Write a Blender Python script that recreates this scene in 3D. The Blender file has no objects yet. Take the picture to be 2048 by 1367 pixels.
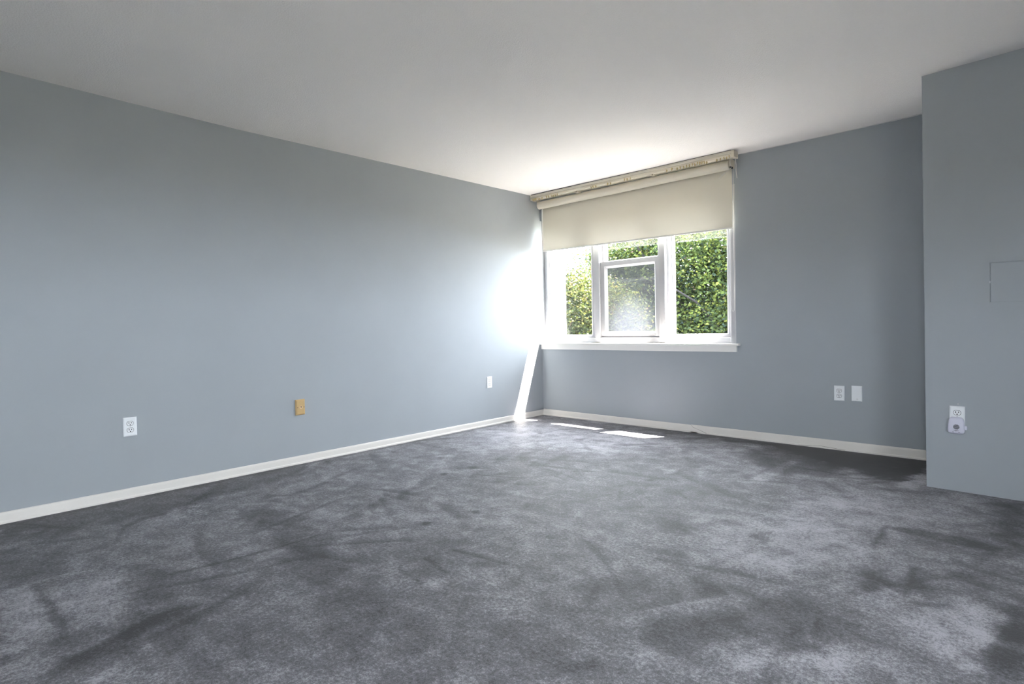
import bpy, bmesh, math, random
import numpy as np
from mathutils import Vector, Matrix

S = bpy.context.scene
COL = S.collection
R = math.radians

# ------------------------------------------------------------------ camera
def make_camera():
    cx, cy, cz, yaw, pitch, roll, f = 4.0682, -4.8591, 1.0042, 0.7512, -0.0265, -0.0209, 1110.1
    c, s = math.cos(yaw), math.sin(yaw)
    fw, r, u = Vector((-s, c, 0)), Vector((c, s, 0)), Vector((0, 0, 1))
    cp, sp = math.cos(pitch), math.sin(pitch)
    fw2, u2 = fw * cp + u * sp, u * cp - fw * sp
    cr, sr = math.cos(roll), math.sin(roll)
    r3, u3 = r * cr + u2 * sr, u2 * cr - r * sr
    cam = bpy.data.cameras.new('camera')
    o = bpy.data.objects.new('camera', cam)
    COL.objects.link(o)
    M = Matrix.Identity(4)
    for i in range(3):
        M[i][0], M[i][1], M[i][2] = r3[i], u3[i], -fw2[i]
        M[i][3] = (cx, cy, cz)[i]
    o.matrix_world = M
    cam.sensor_width = 36.0
    cam.sensor_fit = 'HORIZONTAL'
    cam.lens = f / 2048 * 36.0
    cam.clip_start = 0.02
    cam.clip_end = 500
    S.camera = o
make_camera()

# ------------------------------------------------------------------ light and exposure
SKY_STRENGTH = 6.3
SKY_COLOR = (0.89, 0.955, 1.0)
SUN_STRENGTH = 32.0
S.view_settings.view_transform = 'Standard'
S.view_settings.look = 'None'
S.view_settings.exposure = 2.74
S.view_settings.gamma = 1.0
S.view_settings.use_curve_mapping = False
S.cycles.use_denoising = True
S.cycles.max_bounces = 16
S.cycles.diffuse_bounces = 8
S.cycles.transparent_max_bounces = 24
S.cycles.sample_clamp_indirect = 8.0
S.cycles.caustics_reflective = False
S.cycles.caustics_refractive = False

w = bpy.data.worlds.new('sky')
S.world = w
w.use_nodes = True
bg = w.node_tree.nodes['Background']
bg.inputs[0].default_value = (*SKY_COLOR, 1)
bg.inputs[1].default_value = SKY_STRENGTH

def lamp(name, data, loc, direction):
    o = bpy.data.objects.new(name, data)
    COL.objects.link(o)
    o.location = loc
    o.rotation_euler = Vector(direction).to_track_quat('-Z', 'Y').to_euler()
    return o
sun = bpy.data.lights.new('sun', 'SUN')
sun.energy = SUN_STRENGTH
sun.angle = R(0.53)
sun.color = (1.0, 0.92, 0.82)
lamp('sun', sun, (6, 9, 20), (-0.252, -0.360, -1.0))

def portal(name, loc, direction, sx, sy):
    d = bpy.data.lights.new(name, 'AREA')
    d.shape = 'RECTANGLE'
    d.size, d.size_y = sx, sy
    d.cycles.is_portal = True
    return lamp(name, d, loc, direction)
portal('sky_portal', (1.10, 0.30, 1.50), (0, -1, 0), 2.2, 1.44)
portal('sky_portal', (4.225, -6.62, 0.78), (0, 1, 0), 0.85, 0.95)
portal('sky_portal', (5.62, -4.95, 0.78), (-1, 0, 0), 0.95, 2.1)

# ------------------------------------------------------------------ helpers
def tag(o, label=None, cat=None, group=None, kind=None):
    if label: o['label'] = label
    if cat: o['category'] = cat
    if group: o['group'] = group
    if kind: o['kind'] = kind
    return o

def box(bm, x0, x1, y0, y1, z0, z1, bevel=0.0, seg=2):
    vs = [bm.verts.new(p) for p in ((x0, y0, z0), (x1, y0, z0), (x1, y1, z0), (x0, y1, z0),
                                    (x0, y0, z1), (x1, y0, z1), (x1, y1, z1), (x0, y1, z1))]
    fs = [bm.faces.new([vs[i] for i in q]) for q in
          ((3, 2, 1, 0), (4, 5, 6, 7), (0, 1, 5, 4), (1, 2, 6, 5), (2, 3, 7, 6), (3, 0, 4, 7))]
    if bevel:
        es = list({e for f in fs for e in f.edges})
        bmesh.ops.bevel(bm, geom=es, offset=bevel, segments=seg, profile=0.5, affect='EDGES')
    return vs

def prism(bm, prof, axis, a, b):
    """closed profile of (u, v) points extruded along an axis from a to b"""
    def pt(u, v, t):
        return {'x': (t, u, v), 'y': (u, t, v), 'z': (u, v, t)}[axis]
    A = [bm.verts.new(pt(u, v, a)) for u, v in prof]
    B = [bm.verts.new(pt(u, v, b)) for u, v in prof]
    n = len(prof)
    for i in range(n):
        bm.faces.new((A[i], A[(i + 1) % n], B[(i + 1) % n], B[i]))
    bm.faces.new(A[::-1]); bm.faces.new(B)

def disc(bm, cx, cz, rx, rz, y0, y1, n=20, flat=1.0):
    """short cylinder along y, optionally with top and bottom cut flat (receptacle face)"""
    P = []
    for i in range(n):
        a = 2 * math.pi * i / n
        z = max(-flat, min(flat, math.sin(a))) * rz
        P.append((cx + rx * math.cos(a), cz + z))
    A = [bm.verts.new((x, y0, z)) for x, z in P]
    B = [bm.verts.new((x, y1, z)) for x, z in P]
    for i in range(n):
        bm.faces.new((A[i], A[(i + 1) % n], B[(i + 1) % n], B[i]))
    bm.faces.new(A[::-1]); bm.faces.new(B)

def tube(bm, pts, rad, n=6):
    rings = []
    for i, p in enumerate(pts):
        p = Vector(p)
        d = (Vector(pts[min(i + 1, len(pts) - 1)]) - Vector(pts[max(i - 1, 0)])).normalized()
        a = d.orthogonal().normalized(); b = d.cross(a)
        r = rad[i] if isinstance(rad, (list, tuple)) else rad
        rings.append([bm.verts.new(p + a * r * math.cos(2 * math.pi * k / n) + b * r * math.sin(2 * math.pi * k / n)) for k in range(n)])
    for r0, r1 in zip(rings, rings[1:]):
        # match the closest start vertex to avoid twist
        k0 = min(range(n), key=lambda k: (r1[k].co - r0[0].co).length)
        for k in range(n):
            bm.faces.new((r0[k], r0[(k + 1) % n], r1[(k0 + k + 1) % n], r1[(k0 + k) % n]))
    bm.faces.new(rings[0][::-1]); bm.faces.new(rings[-1])

def obj(name, bm, mat, parent=None, smooth=False):
    bmesh.ops.recalc_face_normals(bm, faces=bm.faces)
    me = bpy.data.meshes.new(name)
    bm.to_mesh(me); bm.free()
    me.materials.append(mat)
    if smooth:
        me.polygons.foreach_set('use_smooth', [True] * len(me.polygons))
    o = bpy.data.objects.new(name, me)
    COL.objects.link(o)
    o.parent = parent
    return o

def boxobj(name, dims, mat, parent=None, bevel=0.0):
    bm = bmesh.new(); box(bm, *dims, bevel=bevel)
    return obj(name, bm, mat, parent)

def empty(name, loc=(0, 0, 0), rz=0.0):
    o = bpy.data.objects.new(name, None)
    o.empty_display_size = 0.1
    COL.objects.link(o)
    o.location = loc
    o.rotation_euler = (0, 0, rz)
    return o

def copy_tree(o, parent=None):
    c = o.copy(); COL.objects.link(c); c.parent = parent
    for ch in list(o.children):
        copy_tree(ch, c)
    return c

# ------------------------------------------------------------------ materials
def mat(name, color, rough=0.6, spec=0.4, metallic=0.0):
    m = bpy.data.materials.new(name); m.use_nodes = True
    b = m.node_tree.nodes['Principled BSDF']
    b.inputs['Base Color'].default_value = (*color, 1)
    b.inputs['Roughness'].default_value = rough
    b.inputs['Specular IOR Level'].default_value = spec
    b.inputs['Metallic'].default_value = metallic
    return m

def N(m, t, **kw):
    n = m.node_tree.nodes.new(t)
    for k, v in kw.items():
        setattr(n, k, v)
    return n
def Lk(m, a, b):
    m.node_tree.links.new(a, b)

def noise(m, scale, detail=4, rough=0.55, coord=None, dist=0.0):
    n = N(m, 'ShaderNodeTexNoise')
    n.inputs['Scale'].default_value = scale
    n.inputs['Detail'].default_value = detail
    n.inputs['Roughness'].default_value = rough
    n.inputs['Distortion'].default_value = dist
    if coord is None:
        tc = N(m, 'ShaderNodeTexCoord'); coord = tc.outputs['Object']
    Lk(m, coord, n.inputs['Vector'])
    return n

def add_bump(m, scale, strength, dist, detail=3):
    n = noise(m, scale, detail)
    b = N(m, 'ShaderNodeBump')
    b.inputs['Strength'].default_value = strength
    b.inputs['Distance'].default_value = dist
    Lk(m, n.outputs['Fac'], b.inputs['Height'])
    Lk(m, b.outputs['Normal'], m.node_tree.nodes['Principled BSDF'].inputs['Normal'])
    return n

def vary(m, n, c0, c1, lo=0.35, hi=0.65):
    r = N(m, 'ShaderNodeValToRGB')
    r.color_ramp.elements[0].position = lo; r.color_ramp.elements[0].color = (*c0, 1)
    r.color_ramp.elements[1].position = hi; r.color_ramp.elements[1].color = (*c1, 1)
    Lk(m, n.outputs['Fac'], r.inputs['Fac'])
    Lk(m, r.outputs['Color'], m.node_tree.nodes['Principled BSDF'].inputs['Base Color'])

WALL = mat('grey_wall_paint', (0.326, 0.345, 0.360), 0.8, 0.2)
add_bump(WALL, 260, 0.12, 0.002)
vary(WALL, noise(WALL, 2.5, 5), (0.345, 0.371, 0.394), (0.355, 0.382, 0.406))
CEIL = mat('ceiling_texture_paint', (0.82, 0.798, 0.785), 0.9, 0.1)
add_bump(CEIL, 130, 0.55, 0.006, 4)
TRIM = mat('white_trim_paint', (0.80, 0.78, 0.75), 0.4, 0.4)
BASE = mat('baseboard_paint', (0.72, 0.69, 0.65), 0.45, 0.4)
add_bump(BASE, 40, 0.15, 0.004)
VINYL = mat('white_vinyl', (0.47, 0.47, 0.485), 0.4, 0.4)
CREAM = mat('aged_cream_metal', (0.72, 0.66, 0.54), 0.45, 0.4)
CREAM_TOP = mat('cream_enamel', (0.74, 0.69, 0.59), 0.4, 0.4)
YELLOWED = mat('yellowed_plastic', (0.52, 0.42, 0.22), 0.5, 0.4)
PLASTIC = mat('white_plastic', (0.78, 0.80, 0.82), 0.35, 0.45)
PLASTIC_DEVICE = mat('pale_lilac_plastic', (0.62, 0.62, 0.72), 0.4, 0.4)
DARK = mat('dark_slot', (0.015, 0.015, 0.016), 0.6, 0.3)
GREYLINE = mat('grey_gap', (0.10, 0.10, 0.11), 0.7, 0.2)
TAN = mat('tan_plastic', (0.52, 0.36, 0.17), 0.4, 0.4)
TAN_LIGHT = mat('light_tan_plastic', (0.66, 0.47, 0.27), 0.4, 0.4)
SCREW = mat('painted_screw', (0.55, 0.56, 0.58), 0.35, 0.5, 0.3)
BROWN = mat('brown_screw', (0.14, 0.09, 0.06), 0.5, 0.4)
CORD = mat('white_cord', (0.72, 0.70, 0.66), 0.8, 0.1)
CAULK = mat('white_caulk', (0.62, 0.61, 0.60), 0.7, 0.2)
EXT = mat('white_stucco', (0.62, 0.62, 0.61), 0.9, 0.1)
add_bump(EXT, 60, 0.4, 0.006)

def fabric_mat():
    m = bpy.data.materials.new('blind_fabric'); m.use_nodes = True
    nt = m.node_tree; nt.nodes.clear()
    out = N(m, 'ShaderNodeOutputMaterial')
    d = N(m, 'ShaderNodeBsdfDiffuse'); t = N(m, 'ShaderNodeBsdfTranslucent'); x = N(m, 'ShaderNodeMixShader')
    d.inputs[0].default_value = (0.68, 0.64, 0.55, 1)
    t.inputs[0].default_value = (0.62, 0.57, 0.47, 1)
    x.inputs[0].default_value = 0.06
    n = noise(m, 900, 2)
    b = N(m, 'ShaderNodeBump'); b.inputs['Strength'].default_value = 0.15; b.inputs['Distance'].default_value = 0.001
    Lk(m, n.outputs['Fac'], b.inputs['Height']); Lk(m, b.outputs['Normal'], d.inputs['Normal'])
    Lk(m, d.outputs[0], x.inputs[1]); Lk(m, t.outputs[0], x.inputs[2]); Lk(m, x.outputs[0], out.inputs[0])
    return m
FABRIC = fabric_mat()
HEM = mat('blind_hem', (0.80, 0.79, 0.75), 0.6, 0.2)

def glass_mat(name, fog=False):
    m = bpy.data.materials.new(name); m.use_nodes = True
    nt = m.node_tree; nt.nodes.clear()
    out = N(m, 'ShaderNodeOutputMaterial')
    tr = N(m, 'ShaderNodeBsdfTransparent'); tr.inputs[0].default_value = (0.94, 0.945, 0.955, 1)
    gl = N(m, 'ShaderNodeBsdfGlossy'); gl.inputs['Roughness'].default_value = 0.02
    mx = N(m, 'ShaderNodeMixShader'); mx.inputs[0].default_value = 0.05
    Lk(m, tr.outputs[0], mx.inputs[1]); Lk(m, gl.outputs[0], mx.inputs[2])
    last = mx.outputs[0]
    if fog:
        # condensation between the panes: a milky patch low in the middle of the sash
        tc = N(m, 'ShaderNodeTexCoord')
        mp = N(m, 'ShaderNodeMapping')
        mp.inputs['Location'].default_value = (0, 0, 0.30 / 0.42)
        mp.inputs['Scale'].default_value = (1 / 0.36, 1, 1 / 0.42)
        Lk(m, tc.outputs['Object'], mp.inputs['Vector'])
        gr = N(m, 'ShaderNodeTexGradient', gradient_type='SPHERICAL')
        Lk(m, mp.outputs[0], gr.inputs[0])
        nz = noise(m, 60, 4)
        pw = N(m, 'ShaderNodeMath', operation='MULTIPLY_ADD')
        pw.inputs[1].default_value = 0.35; pw.inputs[2].default_value = 0.85
        Lk(m, nz.outputs['Fac'], pw.inputs[0])
        ml = N(m, 'ShaderNodeMath', operation='MULTIPLY')
        rp = N(m, 'ShaderNodeMapRange', interpolation_type='SMOOTHSTEP')
        rp.inputs['From Min'].default_value = 0.0; rp.inputs['From Max'].default_value = 0.75
        rp.inputs['To Min'].default_value = 0.01; rp.inputs['To Max'].default_value = 0.065
        Lk(m, gr.outputs['Fac'], rp.inputs['Value'])
        Lk(m, rp.outputs[0], ml.inputs[0]); Lk(m, pw.outputs[0], ml.inputs[1])
        tl = N(m, 'ShaderNodeBsdfTranslucent'); tl.inputs[0].default_value = (FOG * 0.86, FOG * 0.92, FOG * 1.15, 1)
        m2 = N(m, 'ShaderNodeMixShader')
        Lk(m, ml.outputs[0], m2.inputs[0]); Lk(m, last, m2.inputs[1]); Lk(m, tl.outputs[0], m2.inputs[2])
        last = m2.outputs[0]
    Lk(m, last, out.inputs[0])
    return m
FOG = 0.34
GLASS = glass_mat('window_glass')
GLASS_FOG = glass_mat('fogged_glass', True)

def screen_mat():
    m = bpy.data.materials.new('insect_screen'); m.use_nodes = True
    nt = m.node_tree; nt.nodes.clear()
    out = N(m, 'ShaderNodeOutputMaterial')
    tr = N(m, 'ShaderNodeBsdfTransparent')
    d = N(m, 'ShaderNodeBsdfDiffuse'); d.inputs[0].default_value = (0.013, 0.0135, 0.015, 1)
    tl = N(m, 'ShaderNodeBsdfTranslucent'); tl.inputs[0].default_value = (0.013, 0.0135, 0.015, 1)
    a = N(m, 'ShaderNodeMixShader'); a.inputs[0].default_value = 0.5
    x = N(m, 'ShaderNodeMixShader'); x.inputs[0].default_value = 0.38
    Lk(m, d.outputs[0], a.inputs[1]); Lk(m, tl.outputs[0], a.inputs[2])
    Lk(m, tr.outputs[0], x.inputs[1]); Lk(m, a.outputs[0], x.inputs[2]); Lk(m, x.outputs[0], out.inputs[0])
    return m
SCREEN = screen_mat()

def leaf_mat(name, stops, trans=0.55):
    m = bpy.data.materials.new(name); m.use_nodes = True
    nt = m.node_tree; nt.nodes.clear()
    out = N(m, 'ShaderNodeOutputMaterial')
    g = N(m, 'ShaderNodeNewGeometry')
    r = N(m, 'ShaderNodeValToRGB'); e = r.color_ramp.elements
    while len(e) < len(stops): e.new(0.5)
    for el, (p, c) in zip(e, stops):
        el.position = p; el.color = (*c, 1)
    at = N(m, 'ShaderNodeAttribute', attribute_name='tint')
    Lk(m, at.outputs['Fac'], r.inputs[0])
    d = N(m, 'ShaderNodeBsdfDiffuse'); t = N(m, 'ShaderNodeBsdfTranslucent'); x = N(m, 'ShaderNodeMixShader')
    x.inputs[0].default_value = trans
    Lk(m, r.outputs[0], d.inputs[0]); Lk(m, r.outputs[0], t.inputs[0])
    Lk(m, d.outputs[0], x.inputs[1]); Lk(m, t.outputs[0], x.inputs[2])
    gl = N(m, 'ShaderNodeBsdfGlossy'); gl.inputs['Roughness'].default_value = 0.45
    x2 = N(m, 'ShaderNodeMixShader'); x2.inputs[0].default_value = 0.006
    Lk(m, x.outputs[0], x2.inputs[1]); Lk(m, gl.outputs[0], x2.inputs[2]); Lk(m, x2.outputs[0], out.inputs[0])
    return m
LEAF_WARM = leaf_mat('yellow_green_leaves', [(0.0, (0.0102, 0.0181, 0.0083)), (0.45, (0.0306, 0.0397, 0.0083)), (0.8, (0.0629, 0.0632, 0.0125)), (1.0, (0.0952, 0.0578, 0.0312))])
LEAF_GREEN = leaf_mat('green_leaves', [(0.0, (0.0140, 0.0250, 0.0226)), (0.5, (0.0515, 0.0750, 0.0194)), (0.88, (0.1186, 0.1298, 0.0291)), (1.0, (0.1903, 0.1344, 0.1163))])
BARK = mat('grey_bark', (0.014, 0.013, 0.013), 0.9, 0.1)
LAWN = mat('pale_paving', (0.10, 0.13, 0.06), 0.95, 0.1)
vary(LAWN, noise(LAWN, 0.6, 6), (0.10, 0.10, 0.08), (0.15, 0.145, 0.12))

def carpet_mat():
    m = mat('grey_plush_carpet', (0.16, 0.165, 0.18), 0.95, 0.05)
    P = m.node_tree.nodes['Principled BSDF']
    tc = N(m, 'ShaderNodeTexCoord')
    co = tc.outputs['Object']
    # broad brushing, stretched along two directions
    mp = N(m, 'ShaderNodeMapping'); mp.inputs['Rotation'].default_value = (0, 0, R(35)); mp.inputs['Scale'].default_value = (1.0, 2.1, 1)
    Lk(m, co, mp.inputs[0])
    n1 = noise(m, 1.5, 6, 0.62, mp.outputs[0], 0.6)
    n2 = noise(m, 8.0, 8, 0.74, co, 0.35)
    mp3 = N(m, 'ShaderNodeMapping'); mp3.inputs['Rotation'].default_value = (0, 0, R(-25)); mp3.inputs['Scale'].default_value = (1.0, 4.0, 1)
    Lk(m, co, mp3.inputs[0])
    n3 = noise(m, 5.0, 4, 0.6, mp3.outputs[0], 0.3)
    fib = noise(m, 230, 3, 0.75, co)
    fib2 = noise(m, 75, 4, 0.8, co)
    at = N(m, 'ShaderNodeAttribute', attribute_name='pile')
    def mad(a, k, b):
        x = N(m, 'ShaderNodeMath', operation='MULTIPLY_ADD')
        Lk(m, a, x.inputs[0]); x.inputs[1].default_value = k
        if isinstance(b, float): x.inputs[2].default_value = b
        else: Lk(m, b, x.inputs[2])
        return x.outputs[0]
    v = mad(n1.outputs['Fac'], 0.5, 0.5 - 0.25 - 0.675 - 0.1)
    v = mad(n2.outputs['Fac'], 1.35, v)
    v = mad(n3.outputs['Fac'], 0.20, v)
    v = mad(at.outputs['Fac'], 1.65, v)
    v = mad(fib.outputs['Fac'], 1.1, v)
    v = mad(fib2.outputs['Fac'], 1.8, v)
    sub = N(m, 'ShaderNodeMath', operation='SUBTRACT'); Lk(m, v, sub.inputs[0]); sub.inputs[1].default_value = 1.41
    r = N(m, 'ShaderNodeValToRGB'); e = r.color_ramp.elements
    e[0].position = 0.0; e[0].color = (0.030, 0.029, 0.034, 1)
    e[1].position = 1.0; e[1].color = (0.47, 0.463, 0.51, 1)
    e.new(0.5).color = (0.148, 0.145, 0.164, 1)
    Lk(m, sub.outputs[0], r.inputs[0]); Lk(m, r.outputs[0], P.inputs['Base Color'])
    P.inputs['Roughness'].default_value = 0.5; P.inputs['Specular IOR Level'].default_value = 0.34
    P.inputs['Sheen Weight'].default_value = 0.10
    P.inputs['Sheen Roughness'].default_value = 0.5
    b = N(m, 'ShaderNodeBump'); b.inputs['Strength'].default_value = 0.8; b.inputs['Distance'].default_value = 0.006
    ad = mad(fib2.outputs['Fac'], 0.8, fib.outputs['Fac']); ad = mad(n2.outputs['Fac'], 1.2, ad)
    Lk(m, ad, b.inputs['Height']); Lk(m, b.outputs['Normal'], P.inputs['Normal'])
    return m
CARPET = carpet_mat()

# ------------------------------------------------------------------ room shell
H = 2.44
XR, YB = 5.4, -6.4          # right wall, rear wall
WX0, WX1, WZ0, WZ1 = 0.0, 2.2, 0.80, 2.20   # window opening
YO = 0.29                   # outer face of the window wall

def interp(x, xs, ys): return float(np.interp(x, xs, ys))

def build_floor():
    xs = np.concatenate([np.linspace(0, XR, 433)])
    ys = np.linspace(YB, 0, 513)
    X, Y = np.meshgrid(xs, ys, indexing='ij')
    pile = pile_map(X, Y)
    V = np.stack([X.ravel(), Y.ravel(), np.zeros(X.size)], 1)
    nx, ny = X.shape
    i, j = np.meshgrid(np.arange(nx - 1), np.arange(ny - 1), indexing='ij')
    a = (i * ny + j).ravel()
    F = np.stack([a, a + ny, a + ny + 1, a + 1], 1)
    me = bpy.data.meshes.new('floor')
    me.from_pydata(V.tolist(), [], F.tolist())
    at = me.attributes.new('pile', 'FLOAT', 'POINT')
    at.data.foreach_set('value', pile.ravel().astype(np.float32))
    me.materials.append(CARPET)
    o = bpy.data.objects.new('floor', me); COL.objects.link(o)
    tag(o, 'grey plush wall-to-wall carpet with brushed pile marks and broad tone patches', 'carpet', kind='structure')

# brushed and scuffed areas of the pile and broad tone patches, as outlines on the floor: (lighter or darker, edge softness in m, outline)
PILE_MARKS = [
    (-0.09, 0.150, [(1.88, -4.23), (2.27, -3.82), (3.02, -3.18), (3.26, -3.52), (2.33, -4.34)]),  # broad darker tone patch across the foreground carpet
    (-0.06, 0.100, [(3.44, -1.25), (4.03, -0.93), (4.04, -1.79), (3.74, -1.91)]),  # soft darker tone patch in front of the boxed-out wall
    (0.13, 0.25, [(0.25, -0.45), (0.9, -0.5), (1.9, -0.5), (1.6, -1.2), (0.75, -1.5), (0.15, -1.2)]),  # broad lighter tone patch in front of the window wall
    (-0.12, 0.35, [(1.0, -1.6), (2.2, -1.0), (3.0, -1.6), (2.2, -2.6), (1.4, -2.4)]),  # broad darker tone patch further into the room
    (-0.16, 0.060, [(0.42, -4.62), (0.43, -4.33), (0.49, -4.01), (0.43, -3.65), (0.31, -3.05), (-0.02, -2.89), (0.03, -4.59)]),
    (-0.14, 0.080, [(1.07, -4.67), (1.05, -4.57), (1.10, -4.47), (0.79, -4.39), (0.70, -4.54), (0.67, -4.64)]),
    (-0.30, 0.020, [(1.12, -4.57), (1.27, -4.55), (1.49, -4.54), (1.70, -4.55), (1.73, -4.56), (1.52, -4.56), (1.31, -4.57), (1.17, -4.58)]),
    (0.14, 0.050, [(1.19, -4.68), (1.16, -4.60), (1.21, -4.58), (1.46, -4.56), (1.65, -4.56), (1.77, -4.61), (1.71, -4.69), (1.61, -4.71)]),
    (0.12, 0.060, [(1.22, -4.54), (1.22, -4.37), (1.53, -4.33), (1.72, -4.40), (1.64, -4.52), (1.47, -4.53)]),
    (-0.17, 0.070, [(1.25, -4.28), (1.25, -4.18), (1.52, -4.17), (1.74, -4.20), (1.75, -4.27), (1.61, -4.32)]),
    (-0.15, 0.080, [(1.67, -4.42), (1.80, -4.20), (2.01, -4.24), (2.05, -4.37), (1.90, -4.45)]),
    (-0.13, 0.060, [(1.79, -4.55), (1.76, -4.50), (2.00, -4.51), (2.05, -4.58)]),
    (-0.16, 0.080, [(0.87, -3.70), (0.84, -3.52), (1.23, -3.50), (1.72, -3.60), (1.94, -3.63), (2.00, -3.79), (1.81, -3.81), (1.36, -3.67)]),
    (-0.16, 0.090, [(1.90, -3.79), (1.94, -3.63), (2.29, -3.68), (2.39, -3.74), (2.28, -3.79), (2.15, -3.85)]),
    (-0.10, 0.090, [(1.74, -3.51), (1.96, -3.21), (2.24, -3.01), (2.43, -3.15), (2.31, -3.38), (2.04, -3.54)]),
    (0.03, 0.100, [(1.57, -3.41), (1.50, -2.84), (1.65, -2.17), (1.95, -1.43), (2.40, -1.57), (2.61, -2.26), (2.15, -2.92), (1.93, -3.27)]),
    (-0.20, 0.080, [(3.12, -3.28), (3.16, -3.12), (3.31, -2.93), (3.40, -2.73), (3.51, -2.66), (3.62, -2.72), (3.70, -2.82), (3.60, -2.98), (3.43, -3.11), (3.33, -3.25), (3.21, -3.34)]),
    (-0.12, 0.080, [(2.80, -3.14), (2.96, -2.89), (3.16, -2.78), (3.17, -2.90), (2.99, -3.13), (2.88, -3.20)]),
    (0.16, 0.050, [(3.42, -3.21), (3.48, -3.10), (3.64, -2.94), (3.74, -2.93), (3.74, -3.04), (3.59, -3.18), (3.48, -3.25)]),
    (0.16, 0.050, [(3.77, -2.42), (3.89, -2.36), (3.99, -2.34), (4.01, -2.66), (3.94, -2.85), (3.85, -2.80), (3.78, -2.67)]),
    (0.13, 0.070, [(3.07, -1.67), (3.29, -1.13), (3.76, -1.11), (3.89, -1.30), (3.81, -1.70), (3.58, -1.73), (3.30, -1.97)]),
    (0.12, 0.070, [(2.90, -2.30), (3.15, -1.91), (3.54, -1.93), (3.56, -2.26), (3.35, -2.56), (3.08, -2.60)]),
    (-0.28, 0.015, [(3.55, -1.67), (3.57, -1.65), (3.57, -1.91), (3.57, -2.03), (3.56, -2.03)]),
    (-0.24, 0.020, [(3.57, -1.67), (3.67, -1.62), (3.80, -1.63), (3.98, -1.67), (3.97, -1.74), (3.77, -1.75), (3.60, -1.71)]),
    (-0.30, 0.015, [(3.72, -2.14), (3.74, -2.12), (3.74, -2.30), (3.75, -2.43), (3.74, -2.43)]),
    (-0.24, 0.030, [(3.58, -2.33), (3.64, -2.24), (3.67, -2.37), (3.62, -2.48), (3.60, -2.43)]),
    (-0.20, 0.040, [(3.09, -2.78), (3.14, -2.74), (3.22, -2.83), (3.16, -2.88)]),
    (-0.18, 0.050, [(2.70, -2.28), (2.83, -2.22), (2.91, -2.37), (2.79, -2.45)]),
    (-0.20, 0.040, [(3.12, -2.24), (3.15, -2.09), (3.19, -2.26), (3.15, -2.33)]),
    (-0.20, 0.020, [(3.74, -2.48), (3.87, -2.42), (3.87, -2.45), (3.78, -2.51)]),
    (-0.22, 0.050, [(3.93, -0.89), (4.05, -0.85), (4.05, -1.71), (4.01, -1.72), (3.96, -1.42)]),
    (-0.20, 0.050, [(4.01, -2.35), (4.06, -2.26), (4.06, -2.83), (4.03, -2.85), (4.00, -2.63)]),
    (-0.15, 0.050, [(3.95, -2.71), (4.00, -2.63), (4.02, -2.75), (3.97, -2.86)]),
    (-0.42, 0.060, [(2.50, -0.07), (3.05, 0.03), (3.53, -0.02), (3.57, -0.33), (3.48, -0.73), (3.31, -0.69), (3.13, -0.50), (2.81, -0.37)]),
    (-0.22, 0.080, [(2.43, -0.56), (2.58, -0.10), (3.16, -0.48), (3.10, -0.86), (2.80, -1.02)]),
    (0.20, 0.030, [(3.48, -0.88), (3.56, -0.30), (3.61, -0.71), (3.57, -0.88)]),
    (0.18, 0.020, [(2.76, -1.26), (2.80, -0.58), (2.87, -0.60), (2.85, -1.24)]),
    (-0.26, 0.008, [(2.12, -3.50), (2.31, -3.53), (2.31, -3.54), (2.13, -3.51)]),
    (-0.26, 0.008, [(2.11, -3.36), (2.32, -3.39), (2.33, -3.41), (2.12, -3.38)]),
    (-0.20, 0.010, [(2.14, -3.22), (2.45, -3.17), (2.46, -3.19), (2.15, -3.24)]),
    (-0.20, 0.010, [(0.94, -4.26), (0.71, -4.21), (0.57, -4.14), (0.50, -4.06), (0.50, -3.94), (0.54, -3.95), (0.55, -4.07), (0.62, -4.14), (0.75, -4.21), (0.94, -4.26)]),
    (0.08, 0.030, [(2.28, -3.52), (2.33, -3.45), (2.40, -3.45), (2.41, -3.52), (2.34, -3.54)]),
    (-0.40, 0.012, [(1.76, -3.10), (1.79, -3.07), (1.82, -3.10), (1.80, -3.12)]),
    (-0.35, 0.012, [(1.07, -2.41), (1.11, -2.38), (1.14, -2.42), (1.12, -2.44)]),
    (-0.35, 0.012, [(1.83, -2.82), (1.85, -2.78), (1.89, -2.82), (1.86, -2.84)]),
    (-0.30, 0.012, [(1.10, -2.16), (1.12, -2.11), (1.17, -2.16), (1.15, -2.19)]),
    (0.22, 0.020, [(2.21, -1.37), (2.28, -1.30), (2.32, -1.41), (2.28, -1.47)]),
    (-0.25, 0.015, [(2.24, -1.67), (2.29, -1.61), (2.31, -1.66), (2.27, -1.70)]),
]

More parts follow.
